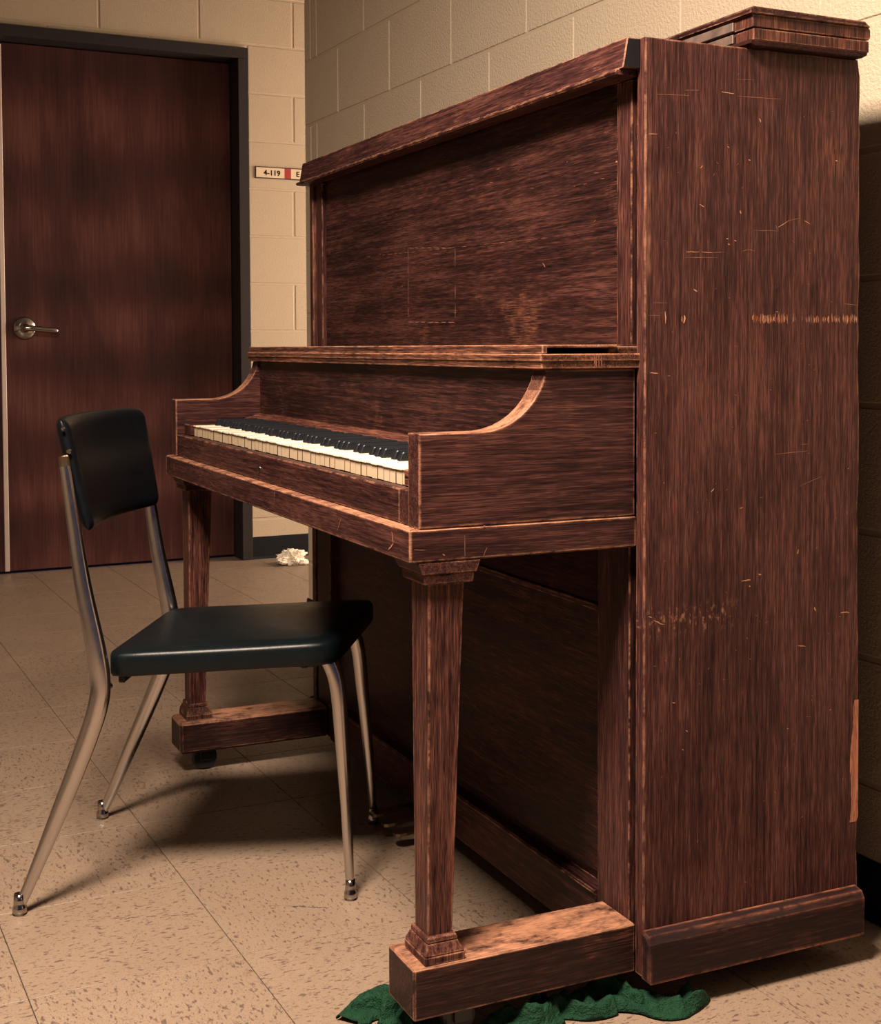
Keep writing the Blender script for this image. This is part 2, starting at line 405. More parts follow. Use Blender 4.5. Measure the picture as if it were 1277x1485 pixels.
# black baseboards
bb = bmesh.new(); add_prism(bb, [(BY, 0), (BY - .012, 0), (BY - .008, .012), (BY - .004, .098), (BY, .102)], 'x', DX1 + .002, 3.38)
tag(link('baseboard_back', mesh(bb, 'baseboard_back'), M_BLACKBASE), kind='structure')
bb = bmesh.new(); add_prism(bb, [(WX - .0005, 0), (WX - .012, 0), (WX - .008, .012), (WX - .004, .098), (WX - .0005, .102)], 'y', -1.6, WE + .003)
tag(link('baseboard_right', mesh(bb, 'baseboard_right'), M_BLACKBASE), kind='structure')
# steel door frame
tr = bpy.data.objects.new('trim_1', None); COL.objects.link(tr); tag(tr, kind='structure')
FW = .048
part('jamb', M_FRAME, tr, [(DX1 - FW, DX1, BY - .018, BY + .20, 0, DZ - FW)], bev=.002)
part('jamb', M_FRAME, tr, [(DX0, DX0 + FW, BY - .018, BY + .20, 0, DZ - FW)], bev=.002)
part('head', M_FRAME, tr, [(DX0, DX1, BY - .018, BY + .20, DZ - FW, DZ)], bev=.002)
part('door_stop', M_FRAME, tr, [(DX1 - FW - .016, DX1 - FW, BY + .158, BY + .19, 0, DZ - FW), (DX0 + FW, DX0 + FW + .016, BY + .158, BY + .19, 0, DZ - FW), (DX0 + FW, DX1 - FW, BY + .158, BY + .19, DZ - FW - .016, DZ - FW)], bev=.001)
# two door leaves
DY = BY + .10
MX = -.236
def lever(parent, x, z, sgn):
    bm = bmesh.new(); R = Matrix.Translation((x, DY, z)) @ Matrix.Rotation(math.pi / 2, 4, 'X')
    add_lathe(bm, [(.049, 0), (.049, .006), (.044, .014), (.026, .018), (.016, .022), (.014, .052), (.013, .058)], 28, R)
    h = link('door_handle', mesh(bm, 'door_handle', True), M_CHROME, parent)
    bm = bmesh.new()
    add_tube(bm, catmull([(x - sgn * .004, DY - .055, z, .014), (x + sgn * .02, DY - .060, z - .001, .013), (x + sgn * .07, DY - .062, z - .006, .012), (x + sgn * .118, DY - .060, z - .010, .0125), (x + sgn * .124, DY - .058, z - .010, .009)], 5), 14)
    link('lever', mesh(bm, 'lever', True), M_CHROME, h)
d1 = bpy.data.objects.new('door_1', None); COL.objects.link(d1); tag(d1, kind='structure')
part('door_leaf', M_DOOR, d1, [(MX + .004, DX1 - FW - .003, DY, DY + .045, .012, DZ - FW - .004)], bev=.002)
lever(d1, -.148, 1.062, 1)
d2_ = bpy.data.objects.new('door_2', None); COL.objects.link(d2_); tag(d2_, kind='structure')
part('door_leaf', M_DOOR, d2_, [(DX0 + FW + .003, MX - .002, DY, DY + .045, .012, DZ - FW - .004)], bev=.002)
tr2 = part('trim_2', M_ALU, None, [(MX - .011, MX + .009, DY - .008, DY, .012, DZ - FW - .012)], bev=.002); tag(tr2, kind='structure')

# ------------------------------------------------------------------ room sign
sg = empty('room_sign', (.8645, BY - .0, 1.749))
tag(sg, 'small cream room number plaque with a red block on the wall beside the door', 'sign')
part('plate', M_SIGNB, sg, [(0, .262, -.006, 0, 0, .0535)], bev=.001)
part('face', M_SIGN, sg, [(.004, .140, -.0075, -.006, .0045, .049), (.172, .258, -.0075, -.006, .0045, .049)], bev=0)
part('red_block', M_RED, sg, [(.140, .172, -.0076, -.006, .0045, .049)], bev=0)
def text(name, s, loc, size, parent, mat, rot=(math.pi / 2, 0, 0)):
    c = bpy.data.curves.new(name, 'FONT'); c.body = s; c.size = size; c.extrude = .0003; c.offset = .0008; c.space_character = 1.05
    o = bpy.data.objects.new('tmp', c); COL.objects.link(o)
    bpy.context.view_layer.update()
    me = bpy.data.meshes.new_from_object(o.evaluated_get(bpy.context.evaluated_depsgraph_get()))
    bpy.data.objects.remove(o); me.materials.clear(); me.materials.append(mat)
    q = bpy.data.objects.new(name, me); COL.objects.link(q); q.parent = parent; q.location = loc; q.rotation_euler = rot
    return q
text('lettering', '4-119', (.040, -.0080, .0150), .033, sg, M_INK_GAP)
text('lettering', 'E', (.197, -.0080, .0150), .033, sg, M_INK_GAP)

# ------------------------------------------------------------------ upright piano
pn = empty('upright_piano', (0, 0, 0), PHI)
tag(pn, 'worn dark red-brown wooden upright piano against the block wall, its keyboard open', 'piano')
PW = 1.46
H = 1.4135
# side panels with a splintered rear edge on the near one
def side_poly(seed, jag):
    rr = random.Random(seed)
    p = [(0, .05), (0, H)]
    z = H
    p.append((.388 if jag else .393, H))
    while z > .14:
        z -= rr.uniform(.018, .05)
        x = .3925 + .009 * (1 - z / H) + (rr.uniform(-.0022, .0012) if jag else 0)
        if jag and 1.0 < z < 1.02: x -= .004
        p.append((x, z))
    p.append((.4015, .05)); return p
bm = bmesh.new(); add_prism(bm, side_poly(3, True), 'y', 0, .022, bev=.0016)
sp = link('side_panel', mesh(bm, 'side_panel'), W_SIDE, pn)
bm = bmesh.new(); add_prism(bm, side_poly(4, False), 'y', PW - .022, PW, bev=.0016)
link('side_panel', mesh(bm, 'side_panel'), W_SIDE, pn)
# scratches: shallow gouges on the near side panel, in (x, z, x, z, width in mm*.6)
SCR = [(0.0193, 1.3337, 0.074, 1.3358, 1), (0.1317, 1.3449, 0.1541, 1.3446, 2), (0.1593, 1.3413, 0.2406, 1.3425, 1), (0.0673, 1.3428, 0.0925, 1.3447, 1.2), (0.1557, 1.3655, 0.1906, 1.3677, 0.6), (0.1999, 1.3116, 0.2035, 1.3062, 2.4), (0.0048, 1.2761, 0.0205, 1.2771, 1.4), (0.0948, 1.2321, 0.0988, 1.2365, 1.5), (0.07, 1.1103, 0.0937, 1.111, 1.4), (0.0971, 1.1111, 0.1176, 1.1102, 1.4), (0.1176, 1.1102, 0.1383, 1.1116, 1), (0.0684, 1.1022, 0.1262, 1.1036, 0.9), (0.1696, 1.1138, 0.1819, 1.117, 1), (0.1819, 1.117, 0.1925, 1.115, 1), (0.2314, 1.1544, 0.2369, 1.1473, 1.3), (0.2369, 1.1517, 0.2567, 1.1625, 1.5), (0.2567, 1.1625, 0.2785, 1.1668, 0.9), (0.2859, 1.1635, 0.2963, 1.1586, 1.5), (0.1923, 1.1453, 0.2369, 1.1459, 0.9), (0.1416, 1.1315, 0.1451, 1.1307, 2.4), (0.1562, 1.1299, 0.1597, 1.1283, 2.4), (0.1444, 1.1239, 0.1476, 1.1223, 2), (0.3046, 1.1349, 0.3056, 1.1086, 0.8), (0.0838, 1.0561, 0.0906, 1.0534, 2.6), (0.1657, 1.1734, 0.1682, 1.1692, 2.4), (0.0933, 1.1804, 0.1018, 1.1765, 1.4), (0.1425, 1.267, 0.1459, 1.2649, 1.6), (0.1809, 1.2499, 0.1845, 1.2487, 2), (0.3444, 1.2574, 0.349, 1.2562, 2.2), (0.0138, 1.0358, 0.0386, 1.036, 0.9), (0.0347, 1.0235, 0.0354, 1.006, 2.4), (0.0165, 1.0206, 0.0172, 1.0081, 0.9), (0.0057, 1.0178, 0.0254, 1.0179, 0.8), (0.0678, 1.0182, 0.0678, 1.007, 4), (0.0637, 1.0173, 0.0641, 1.0083, 2), (0.3639, 1.0379, 0.3907, 1.0361, 1), (0.2325, 1.0245, 0.2379, 1.0245, 1.4), (0.0092, 0.9352, 0.0224, 0.9345, 2), (0.039, 0.9307, 0.045, 0.9304, 1.2), (0.2325, 0.8094, 0.2948, 0.8124, 1.1), (0.2805, 0.7591, 0.3233, 0.7721, 1), (0.1162, 0.7582, 0.122, 0.7622, 2.6), (0.1687, 0.7311, 0.174, 0.7314, 2.4), (0.2818, 0.8229, 0.2966, 0.823, 0.7), (0.033, 0.7757, 0.034, 0.7751, 2), (0.3744, 0.7825, 0.3756, 0.7818, 2), (0.2227, 0.9081, 0.227, 0.9063, 1), (0.2788, 0.6621, 0.2778, 0.6548, 2.6), (0.204, 0.6291, 0.2087, 0.6281, 3), (0.1873, 0.6134, 0.188, 0.611, 2.4), (0.3628, 0.557, 0.3797, 0.5558, 3.2), (0.2791, 0.5132, 0.294, 0.5106, 1.4), (0.172, 0.6213, 0.189, 0.6214, 2.6), (0.0733, 0.4069, 0.0768, 0.4045, 2), (0.0667, 0.3796, 0.069, 0.3772, 2), (0.3422, 0.4055, 0.3453, 0.4067, 1.6), (0.2599, 0.3874, 0.2625, 0.3859, 1.6), (0.311, 0.5702, 0.3133, 0.564, 3), (0.2951, 0.4005, 0.3063, 0.3992, 0.8), (0.097, 0.4747, 0.0988, 0.4725, 1.2), (0.0494, 0.4513, 0.0545, 0.4499, 1.5), (0.0156, 0.509, 0.0206, 0.5077, 1), (0.0171, 0.5753, 0.0338, 0.5676, 2), (0.0071, 0.5818, 0.0137, 0.5796, 1.5), (0.1387, 0.476, 0.1433, 0.4752, 1.2)]
def sliver(bm, P, Q, wd, nrm, rr):
    """a ragged, tapering, paper-shallow gouge from P to Q"""
    P, Q, nrm = Vector(P), Vector(Q), Vector(nrm); t = (Q - P); L = t.length
    if L < .001: t = Vector((0, 0, .001)) if abs(nrm.z) < .5 else Vector((.001, 0, 0)); L = .001
    s = t.normalized().cross(nrm).normalized(); n = max(2, min(9, int(L / .006) + 2)); A, B = [], []
    for i in range(n + 1):
        u = i / n; h = wd * (.25 + .75 * math.sin(math.pi * min(max(u, .08), .92))) * rr.uniform(.55, 1.1) / 2
        c = P + t * u + s * rr.uniform(-.3, .3) * wd + nrm * .00025
        A.append(bm.verts.new(c + s * h)); B.append(bm.verts.new(c - s * h))
    for i in range(n): bm.faces.new((A[i], A[i + 1], B[i + 1], B[i]))
scuffs([(-.392, .619, -.330, .580, .0012), (-.330, .580, -.2756, .5439, .0035), (-.718, .703, -.625, .675, .0016), (-.6254, .6746, -.484, .6214, .0022), (-.6051, .8792, -.6057, .8295, .0022), (-.3746, .4575, -.3548, .4618, .003), (-.50, .50, -.46, .53, .0015), (-.62, .55, -.60, .59, .0012), (-.25, .35, -.20, .34, .0018), (-.75, 1.05, -.70, 1.02, .0016)])
rr = random.Random(11)
bm = bmesh.new(); bf = bmesh.new()
for x0, z0, x1, z1, wd in SCR:
    sliver(bm if wd >= 1.4 else bf, (x0, 0, z0), (x1, 0, z1), .00085 * wd if wd >= 1.4 else .0007 * wd, (0, -1, 0), rr)
x = .19
while x < .391:       # the band of rubbed streaks two thirds up the side
    dens = .4 + .6 * (math.sin(x * 37) * .5 + .5)
    if rr.random() < dens:
        zc = 1.0145 + rr.uniform(-.002, .002); hh = rr.uniform(.003, .0075)
        sliver(bm if rr.random() < .45 else bf, (x, 0, zc - hh), (x + rr.uniform(-.0004, .0004), 0, zc + hh), rr.uniform(.0008, .0024), (0, -1, 0), rr)
    x += rr.uniform(.0012, .0032)
for i in range(90):   # small nicks all over
    x, z = rr.uniform(.01, .385), rr.uniform(.14, 1.38); a = rr.uniform(0, 3.14); l = rr.uniform(.001, .006)
    sliver(bf, (x, 0, z), (x + l * math.cos(a), 0, z + l * math.sin(a)), rr.uniform(.0004, .0010), (0, -1, 0), rr)
tag(link('scratches', mesh(bm, 'scratches'), M_SCR, pn), 'pale scratches and chips in the near side', kind='stuff')
tag(link('faint_scratches', mesh(bf, 'faint_scratches'), M_SCR2, pn), kind='stuff')
# strip of veneer torn off low on the rear edge
rr = random.Random(5); zs = [.2215 + i * (.416 - .2215) / 26 for i in range(27)]
bm = bmesh.new(); A, B = [], []
for i, z in enumerate(zs):
    u = i / 26; l = .3840 + .004 * u + .002 * math.sin(u * 9) + rr.uniform(-.0006, .0006); r = .3935 + .009 * (1 - z / 1.41)
    if u > .9: l = .3875 + .004 * (u - .9) / .1
    A.append(bm.verts.new((l, -.0004, z))); B.append(bm.verts.new((r - (.003 if i == 0 else 0), -.0004, z)))
for i in range(26): bm.faces.new((A[i], B[i], B[i + 1], A[i + 1]))
tag(link('torn_veneer', mesh(bm, 'torn_veneer'), M_RAW, pn), 'strip of bare reddish wood where veneer split off')
# base mouldings
for y0, y1, nm in ((-.022, .0, 1), (PW, PW + .022, 2)):
    bm = bmesh.new()
    s = -1 if nm == 1 else 1; yi = y1 if nm == 1 else y0; yo = y0 if nm == 1 else y1
    add_prism(bm, [(yi, .048), (yo, .048), (yo, .106), (yo - s * .006, .1165), (yi, .120)], 'x', -.004, .399, bev=.003)
    link('base_moulding', mesh(bm, 'base_moulding'), W_BASE, pn)
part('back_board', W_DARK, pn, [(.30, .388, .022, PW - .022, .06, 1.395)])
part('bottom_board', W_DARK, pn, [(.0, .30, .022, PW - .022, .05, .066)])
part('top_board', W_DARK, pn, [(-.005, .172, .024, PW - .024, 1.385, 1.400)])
# lid front strip with its bead
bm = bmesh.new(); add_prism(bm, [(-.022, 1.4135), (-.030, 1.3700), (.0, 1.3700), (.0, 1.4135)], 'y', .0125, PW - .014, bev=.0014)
lf = link('lid_front', mesh(bm, 'lid_front'), W_Y, pn); lf.data.materials.append(M_INK_GAP)
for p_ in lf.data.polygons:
    if abs(p_.normal.y) > .9: p_.material_index = 1  # strip ends near-black: shade of the gap put into the colour
bm = bmesh.new(); add_prism(bm, [(-.030, 1.3700), (-.0345, 1.3685), (-.0365, 1.3655), (-.0345, 1.3622), (-.028, 1.3612), (.0, 1.3612), (.0, 1.3700)], 'y', .0225, PW - .006, bev=.0008)
link('bead_moulding', mesh(bm, 'bead_moulding'), W_BEAD, pn)
part('upper_panel', W_PANEL, pn, [(.013, .022, .075, PW - .075, .965, 1.368)], bev=0)
for y0, y1 in ((.0405, .0800), (PW - .0800, PW - .0405)):
    part('upper_stile', W_Z, pn, [(.003, .022, y0, y1, .9735, 1.3612)], bev=.0012)
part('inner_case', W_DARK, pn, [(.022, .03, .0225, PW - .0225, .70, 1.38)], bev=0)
# marks on the upper panel: the outline of something once stuck there, and long scores
bm = bmesh.new(); rr = random.Random(2)
def pl(y0, z0, y1, z1, wd, x=.013, b=bm):
    n = max(1, int(math.hypot(y1 - y0, z1 - z0) / .03))
    for i in range(n):
        if rr.random() < .22: continue
        a, c = i / n, (i + rr.uniform(.6, 1)) / n
        sliver(b, (x, y0 + (y1 - y0) * a, z0 + (z1 - z0) * a), (x, y0 + (y1 - y0) * c, z0 + (z1 - z0) * c), wd, (-1, 0, 0), rr)
pl(.888, 1.175, .888, 1.025, .0016); pl(.664, 1.160, .664, 1.020, .0016); pl(.888, 1.175, .664, 1.160, .0012); pl(.888, 1.025, .664, 1.020, .0014)
pl(1.12, 1.172, .30, 1.152, .0007); pl(.325, 1.112, .315, 1.104, .0022); pl(.10, 1.25, .082, 1.247, .003)
for i in range(26): y, z = rr.uniform(.12, 1.3), rr.uniform(1.0, 1.34); pl(y, z, y + rr.uniform(-.02, .02), z + rr.uniform(-.003, .003), .0006)
tag(link('panel_scratches', mesh(bm, 'panel_scratches'), M_SCR2, pn), 'faint rectangular outline and scores on the upper panel', kind='stuff')
# chips and runs on the key bed frame, fall board and shelf end
bm = bmesh.new(); rr = random.Random(21)
for y0, z0, y1, z1, wd in ((.0808, .7182, .0761, .703, .0035), (.0761, .703, .0927, .6913, .003), (.616, .7255, .62, .70, .0018), (.281, .7153, .30, .6915, .0012), (1.36, .715, 1.36, .695, .002), (1.05, .70, 1.02, .694, .0015)):
    sliver(bm, (-.3603, y0, z0), (-.3603, y1, z1), wd, (-1, 0, 0), rr)
for x0, z0, x1, z1, wd in ((-.278, .716, -.2778, .6865, .0008), (-.2444, .6968, -.2497, .6845, .0009), (-.3117, .6919, -.3083, .6892, .0024), (-.354, .7009, -.337, .6992, .0010), (-.250, .7265, -.2465, .7265, .003)):
    sliver(bm, (x0, .0192, z0), (x1, .0192, z1), wd, (0, -1, 0), rr)
for y0, z0, y1, z1, wd in ((.0817, .9145, .0887, .8995, .003), (.0887, .8995, .0783, .8966, .004), (.084, .911, .076, .909, .0025)):
    sliver(bm, (-.1463, y0, z0), (-.1463, y1, z1), wd, (-1, 0, 0), rr)
for x in (-.0763, -.0735, -.0695, -.0651): sliver(bm, (x, .0122, .9625), (x + .0004, .0122, .9430), .0022 if x < -.07 else .0011, (0, -1, 0), rr)
tag(link('chips', mesh(bm, 'chips'), M_SCR2, pn), 'pale chips along the key bed rail and shelf end', kind='stuff')
# music shelf = folded-back key lid over a base board
part('shelf', W_SHELF, pn, [(-.163, .002, .0125, PW - .0125, .9525, .9632), (-.1605, .002, .0145, PW - .0145, .9420, .9525)], bev=.0012)
part('key_lid', W_SHELF, pn, [(-.1585, -.1505, .016, PW - .016, .9634, .9760), (-.1505, -.034, .018, PW - .018, .9718, .9760)], bev=.001)
for y0, y1 in ((.024, .05), (PW - .05, PW - .024)):
    part('hinge_block', W_SHELF, pn, [(-.046, .003, y0, y1, .9634, .9715)], bev=.0008)
part('shelf_rail', W_SHELF, pn, [(-.034, .013, .024, PW - .024, .9634, .9735)], bev=.0008)
part('fall_board', W_PANEL, pn, [(-.146, -.130, .058, PW - .058, .8195, .942)], bev=.0012)
bm = bmesh.new(); add_prism(bm, [(-.192, .8075), (-.146, .8205), (-.130, .8205), (-.130, .800), (-.192, .800)], 'y', .058, PW - .058, bev=.001)
link('key_rail', mesh(bm, 'key_rail'), W_STRIP, pn)
# key arms (cheeks) with the scooped top
arm = [(-.3455, .7275), (-.3455, .8560), (-.250, .8562), (-.2335, .8585), (-.2175, .8630), (-.2035, .8695), (-.1910, .8775), (-.1795, .8875), (-.1695, .8990), (-.1610, .9120), (-.1545, .9260), (-.1505, .9415), (-.003, .9415), (-.003, .7275)]
for y0, y1 in ((.020, .058), (PW - .058, PW - .020)):
    bm = bmesh.new(); add_prism(bm, arm, 'y', y0, y1, bev=.0014)
    link('key_arm', mesh(bm, 'key_arm'), W_RAILX, pn)
for y0, y1 in ((.058, .1175), (PW - .1185, PW - .058)):
    part('key_block', W_STRIP if y0 < .5 else W_X, pn, [(-.326, -.192, y0, y1, .7765, .8005)])
part('key_bed', W_DARK, pn, [(-.322, .0, .058, PW - .058, .728, .745), (-.33, .0, .05, PW - .05, .690, .728)], bev=0)
part('key_slip', W_Y, pn, [(-.343, -.3225, .096, PW - .058, .7275, .7760)], bev=.0014)
part('key_slip_end', W_X, pn, [(-.3432, -.3225, .058, .0945, .7275, .7762)], bev=.0010)
bm = bmesh.new(); add_lathe(bm, [(.0075, 0), (.0075, .0012), (.0055, .0018)], 20, Matrix.Translation((-.343, .7636, .7490)) @ Matrix.Rotation(-math.pi / 2, 4, 'Y'))
kh = link('keyhole_plate', mesh(bm, 'keyhole_plate', False), M_CHROME, pn)
part('key_slot', M_INK_GAP, kh, [(-.3455, -.3447, .7628, .7644, .745, .7525)], bev=0)
# key bed frame
bm = bmesh.new(); add_prism(bm, [(-.360, .0195), (-.328, .0515), (-.328, PW - .0515), (-.360, PW - .0195)], 'z', .6815, .7270, bev=.0022)
link('front_rail', mesh(bm, 'front_rail'), W_RAIL, pn)
for y0, y1 in ((.0195, .05), (PW - .05, PW - .0195)):
    yo, yi = (y0, y1) if y0 < .5 else (y1, y0)
    bm = bmesh.new(); add_prism(bm, [(-.360, yo), (-.002, yo), (-.002, yi), (-.328, yi)], 'z', .6815, .7270, bev=.0022)
    link('side_rail', mesh(bm, 'side_rail'), W_RAILX, pn)
# 52 white keys, 36 black
KP = 1.2224 / 52; KY = 1.3402          # bass end, farthest from the camera
bm = bmesh.new(); add_box(bm, .0022, .145, -KP + .0016, -.0002, .7765, .7970); nf = len(bm.faces); add_box(bm, 0, .150, -KP + .0008, 0, .7971, .8000, bev=.0005)
kw = mesh(bm, 'white_key'); kw.materials.append(M_IVORY); kw.materials.append(M_KEYWOOD); kw.materials.append(M_INK_GAP)
for p_ in kw.polygons:
    if p_.index < nf: p_.material_index = 1 if abs(p_.normal.y) < .5 else 2  # lower key sides near-black, painting in the shade between keys
bmf = bmesh.new(); add_prism(bmf, [(0, .8000), (.005, .8120), (.0075, .8140), (.095, .8140), (.095, .8000)], 'y', -.0066, .0066, bev=.0012)
kb = mesh(bmf, 'black_key'); kb.materials.append(M_EBONY)
rr = random.Random(9)
notes = 'ABCDEFG'
for i in range(52):
    o = link('white_key', kw, None, pn); o.location = (-.3205 + rr.uniform(-.0006, .0006), KY - i * KP, rr.uniform(-.0009, .0004))
    if i < 51 and notes[i % 7] in 'ACDFG':
        q = link('black_key', kb, None, pn); q.location = (-.276, KY - (i + 1) * KP, rr.uniform(-.0006, .0004))
# lower case
part('lower_panel', W_PANEL, pn, [(.018, .028, .12, PW - .12, .10, .60)], bev=0)
for y0, y1 in ((.0390, .128), (PW - .128, PW - .0390)):
    part('lower_stile', W_Z, pn, [(.0, .022, y0, y1, .048, .6815)], bev=.0012)
part('bottom_rail', W_Y, pn, [(-.003, .02, .128, PW - .128, .046, .1255)], bev=.001)
bm = bmesh.new(); add_prism(bm, [(.018, .1255), (-.006, .1255), (-.008, .1290), (-.005, .1325), (.018, .1360)], 'y', .128, PW - .128)
link('base_bead', mesh(bm, 'base_bead'), W_BEAD, pn)
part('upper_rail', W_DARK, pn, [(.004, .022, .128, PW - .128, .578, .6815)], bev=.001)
part('rail_bead', W_BEAD, pn, [(-.001, .012, .128, PW - .128, .568, .578)], bev=.0015)
for y0 in (.022, PW - .0345): part('side_fillet', W_DARK, pn, [(.0185, .022, y0, y0 + .0185 if y0 < .5 else y0 + .0125, .05, 1.38)], bev=0)  # dark strip in the gap by the stiles, its shade painted into the wood
# legs on their toe blocks
def leg(yc, mirror):
    s = -1 if mirror else 1
    Y = lambda v: (PW - v) if mirror else v
    bm = bmesh.new()
    def frus(lo, hi):  # (x0,x1,y0,y1,z)
        V = []
        for x0, x1, y0, y1, z in (lo, hi): V.append([bm.verts.new((x, Y(y), z)) for x, y in ((x0, y0), (x1, y0), (x1, y1), (x0, y1))])
        fs = [bm.faces.new(V[0]), bm.faces.new(V[1])] + [bm.faces.new((V[0][i], V[0][(i + 1) % 4], V[1][(i + 1) % 4], V[1][i])) for i in range(4)]
        bmesh.ops.recalc_face_normals(bm, faces=fs)
        es = list({e for q in fs for e in q.edges}); bmesh.ops.bevel(bm, geom=es, offset=.0016, segments=1, profile=.5, affect='EDGES')
    frus((-.3275, -.2900, .038, .083, .155), (-.3265, -.2730, .032, .0925, .650))
    L = link('leg', mesh(bm, 'leg'), W_LEG, pn)
    bm = bmesh.new()
    frus((-.3365, -.2630, .0225, .102, .6500), (-.3375, -.2620, .0215, .103, .6640))
    frus((-.3400, -.2590, .020, .106, .6640), (-.3480, -.2520, .020, .113, .6815))
    link('leg_capital', mesh(bm, 'leg_capital'), W_BEAD, L)
    bm = bmesh.new()
    frus((-.3380, -.2770, .0235, .097, .122), (-.3380, -.2770, .0235, .097, .1345))
    frus((-.3380, -.2770, .0235, .097, .1345), (-.3320, -.2850, .030, .0905, .1500))
    frus((-.3320, -.2850, .030, .0905, .1500), (-.3305, -.2865, .0315, .089, .1580))
    link('leg_base', mesh(bm, 'leg_base'), W_LEG, L)
    part('toe_block', W_TOE, pn, [(-.3565, .0, min(Y(.0205), Y(.1115)), max(Y(.0205), Y(.1115)), .050, .1225)], bev=.0025 if not mirror else .006)
leg(.06, False); leg(.06, True)
def caster(x, y, r=.0255):
    bm = bmesh.new(); add_lathe(bm, [(.004, -.013), (r * .86, -.013), (r, -.008), (r, .008), (r * .86, .013), (.004, .013)], 24, Matrix.Translation((x, y, r)) @ Matrix.Rotation(math.pi / 2, 4, 'X'))
    cs = link('caster_wheel', mesh(bm, 'caster_wheel', False), M_RUBBER, pn)
    for ya in (y - .019, y + .0145): part('caster_fork', M_RUBBER, cs, [(x - .012, x + .016, ya, ya + .0045, r - .006, .052)], bev=.001)
caster(-.292, 1.392, .029); caster(-.27, .066); caster(.30, .075, .025); caster(.30, 1.385, .025)
# pedals
for i, y in enumerate((.865, .805, .745)):
    bm = bmesh.new()
    prof = [(.0, .0085), (-.05, .009), (-.072, .012), (-.092, .0165), (-.106, .0150), (-.112, .0085)]
    top = []; bot = []
    for x, hw in prof: top.append(((x, hw)))
    n = len(top)
    VT = [bm.verts.new((x + .028, y + sg_ * hw, .036 - .0012 * j)) for sg_ in (1, -1) for j, (x, hw) in enumerate(top)]
    VB = [bm.verts.new((x + .028, y + sg_ * hw, .030 - .0012 * j)) for sg_ in (1, -1) for j, (x, hw) in enumerate(top)]
    for j in range(n - 1):
        bm.faces.new((VT[j], VT[j + 1], VT[n + j + 1], VT[n + j])); bm.faces.new((VB[j], VB[n + j], VB[n + j + 1], VB[j + 1]))
        bm.faces.new((VT[j], VB[j], VB[j + 1], VT[j + 1])); bm.faces.new((VT[n + j], VT[n + j + 1], VB[n + j + 1], VB[n + j]))
    bm.faces.new((VT[n - 1], VB[n - 1], VB[2 * n - 1], VT[2 * n - 1])); bm.faces.new((VT[0], VT[n], VB[n], VB[0]))
    bmesh.ops.recalc_face_normals(bm, faces=bm.faces)
    link('pedal', mesh(bm, 'pedal', False), M_BRASS, pn)
# lid folded back on top
fl_ = part('folded_lid', W_LID, pn, [(.180, .3985, -.012, PW + .011, 1.4230, 1.4405)], bev=.0012)
bm = bmesh.new(); add_prism(bm, [(.178, 1.4135), (.384, 1.4135), (.3925, 1.4180), (.394, 1.4230), (.172, 1.4230), (.172, 1.4170)], 'y', -.015, PW + .015, bev=.0016)
link('lid_moulding', mesh(bm, 'lid_moulding'), W_DARK, fl_)
bm = bmesh.new(); add_prism(bm, [(.178, 1.4425), (.399, 1.4425), (.402, 1.4465), (.402, 1.4570), (.399, 1.4610), (.178, 1.4610)], 'y', -.011, PW + .011, bev=.001)
link('lid_leaf', mesh(bm, 'lid_leaf'), W_LID, fl_)
bm = bmesh.new(); add_prism(bm, [(.172, 1.4610), (.399, 1.4610), (.388, 1.4690), (.178, 1.4715), (.172, 1.4680)], 'y', -.015, PW + .015, bev=.0012)
link('lid_top', mesh(bm, 'lid_top'), W_Y, fl_)
for z in (1.4430, 1.4250): part('lid_hinge', M_HINGE, fl_, [(.1735, .1778, .030, PW - .03, z, z + .0135)], bev=.0008)

# ------------------------------------------------------------------ chair
CH = Vector((-.677, .948, 0)); CA = math.atan2(-.4617, .887)
cx = CH.x * math.cos(PHI) - CH.y * math.sin(PHI); cy = CH.x * math.sin(PHI) + CH.y * math.cos(PHI)
chr_ = empty('chair', (cx, cy, 0), CA + PHI)
tag(chr_, 'black vinyl side chair with brushed metal tube legs pulled up to the piano', 'chair')
# rear legs run up into the back uprights: local x forward, y to the far side
RL = [(.000, -.236, .012, .0090), (.022, -.230, .062, .0105), (.060, -.222, .155, .0138), (.098, -.216, .250, .0160), (.124, -.213, .320, .0172), (.1365, -.212, .362, .0178), (.1400, -.211, .400, .0178), (.1330, -.211, .457, .0172), (.112, -.2105, .565, .0148), (.096, -.210, .680, .0115), (.0815, -.210, .785, .0088)]
for s in (1, -1):
    RL2 = [(x + (.018 * min(1, z / .4) if s < 0 else 0), y, z, r) for x, y, z, r in RL]
    bm = bmesh.new(); add_tube(bm, catmull([(x, y * s, z, r) for x, y, z, r in RL2], 5), 20, oval=.72)
    L = link('rear_leg', mesh(bm, 'rear_leg', True), M_STEEL, chr_)
    bm = bmesh.new(); x, y = RL[0][0], RL[0][1] * s
    add_lathe(bm, [(.0093, .036), (.0100, .024), (.0106, .016), (.0120, .0135), (.0125, .009), (.0125, .004), (.0108, .0035), (.0108, .0)], 20, Matrix.Translation((x + .001, y, 0)))
    link('foot', mesh(bm, 'foot', True), M_CHROME, L)
    if s == 1:
        bm = bmesh.new(); add_tube(bm, [(.0835, -.210, .772, .0094), (.0812, -.210, .788, .0094), (.0808, -.210, .790, .0070)], 20, .72)
        tag(link('tube_cap', mesh(bm, 'tube_cap', False), M_BRASS, L), 'brass-coloured cap on the tube end')
    bm = bmesh.new(); add_lathe(bm, [(.0065, -.002), (.0065, .0), (.0045, .003), (.0015, .004)], 12, Matrix.Translation((.150, -.196 * s, .388)) @ Matrix.Rotation(math.pi / 2 * s, 4, 'X'))
    link('bolt', mesh(bm, 'bolt', False), M_CHROME, L)
FLn = [(.520, -.128, .430, .0150), (.540, -.133, .380, .0145), (.549, -.138, .270, .0125), (.558, -.146, .120, .0095), (.563, -.150, .012, .0075)]
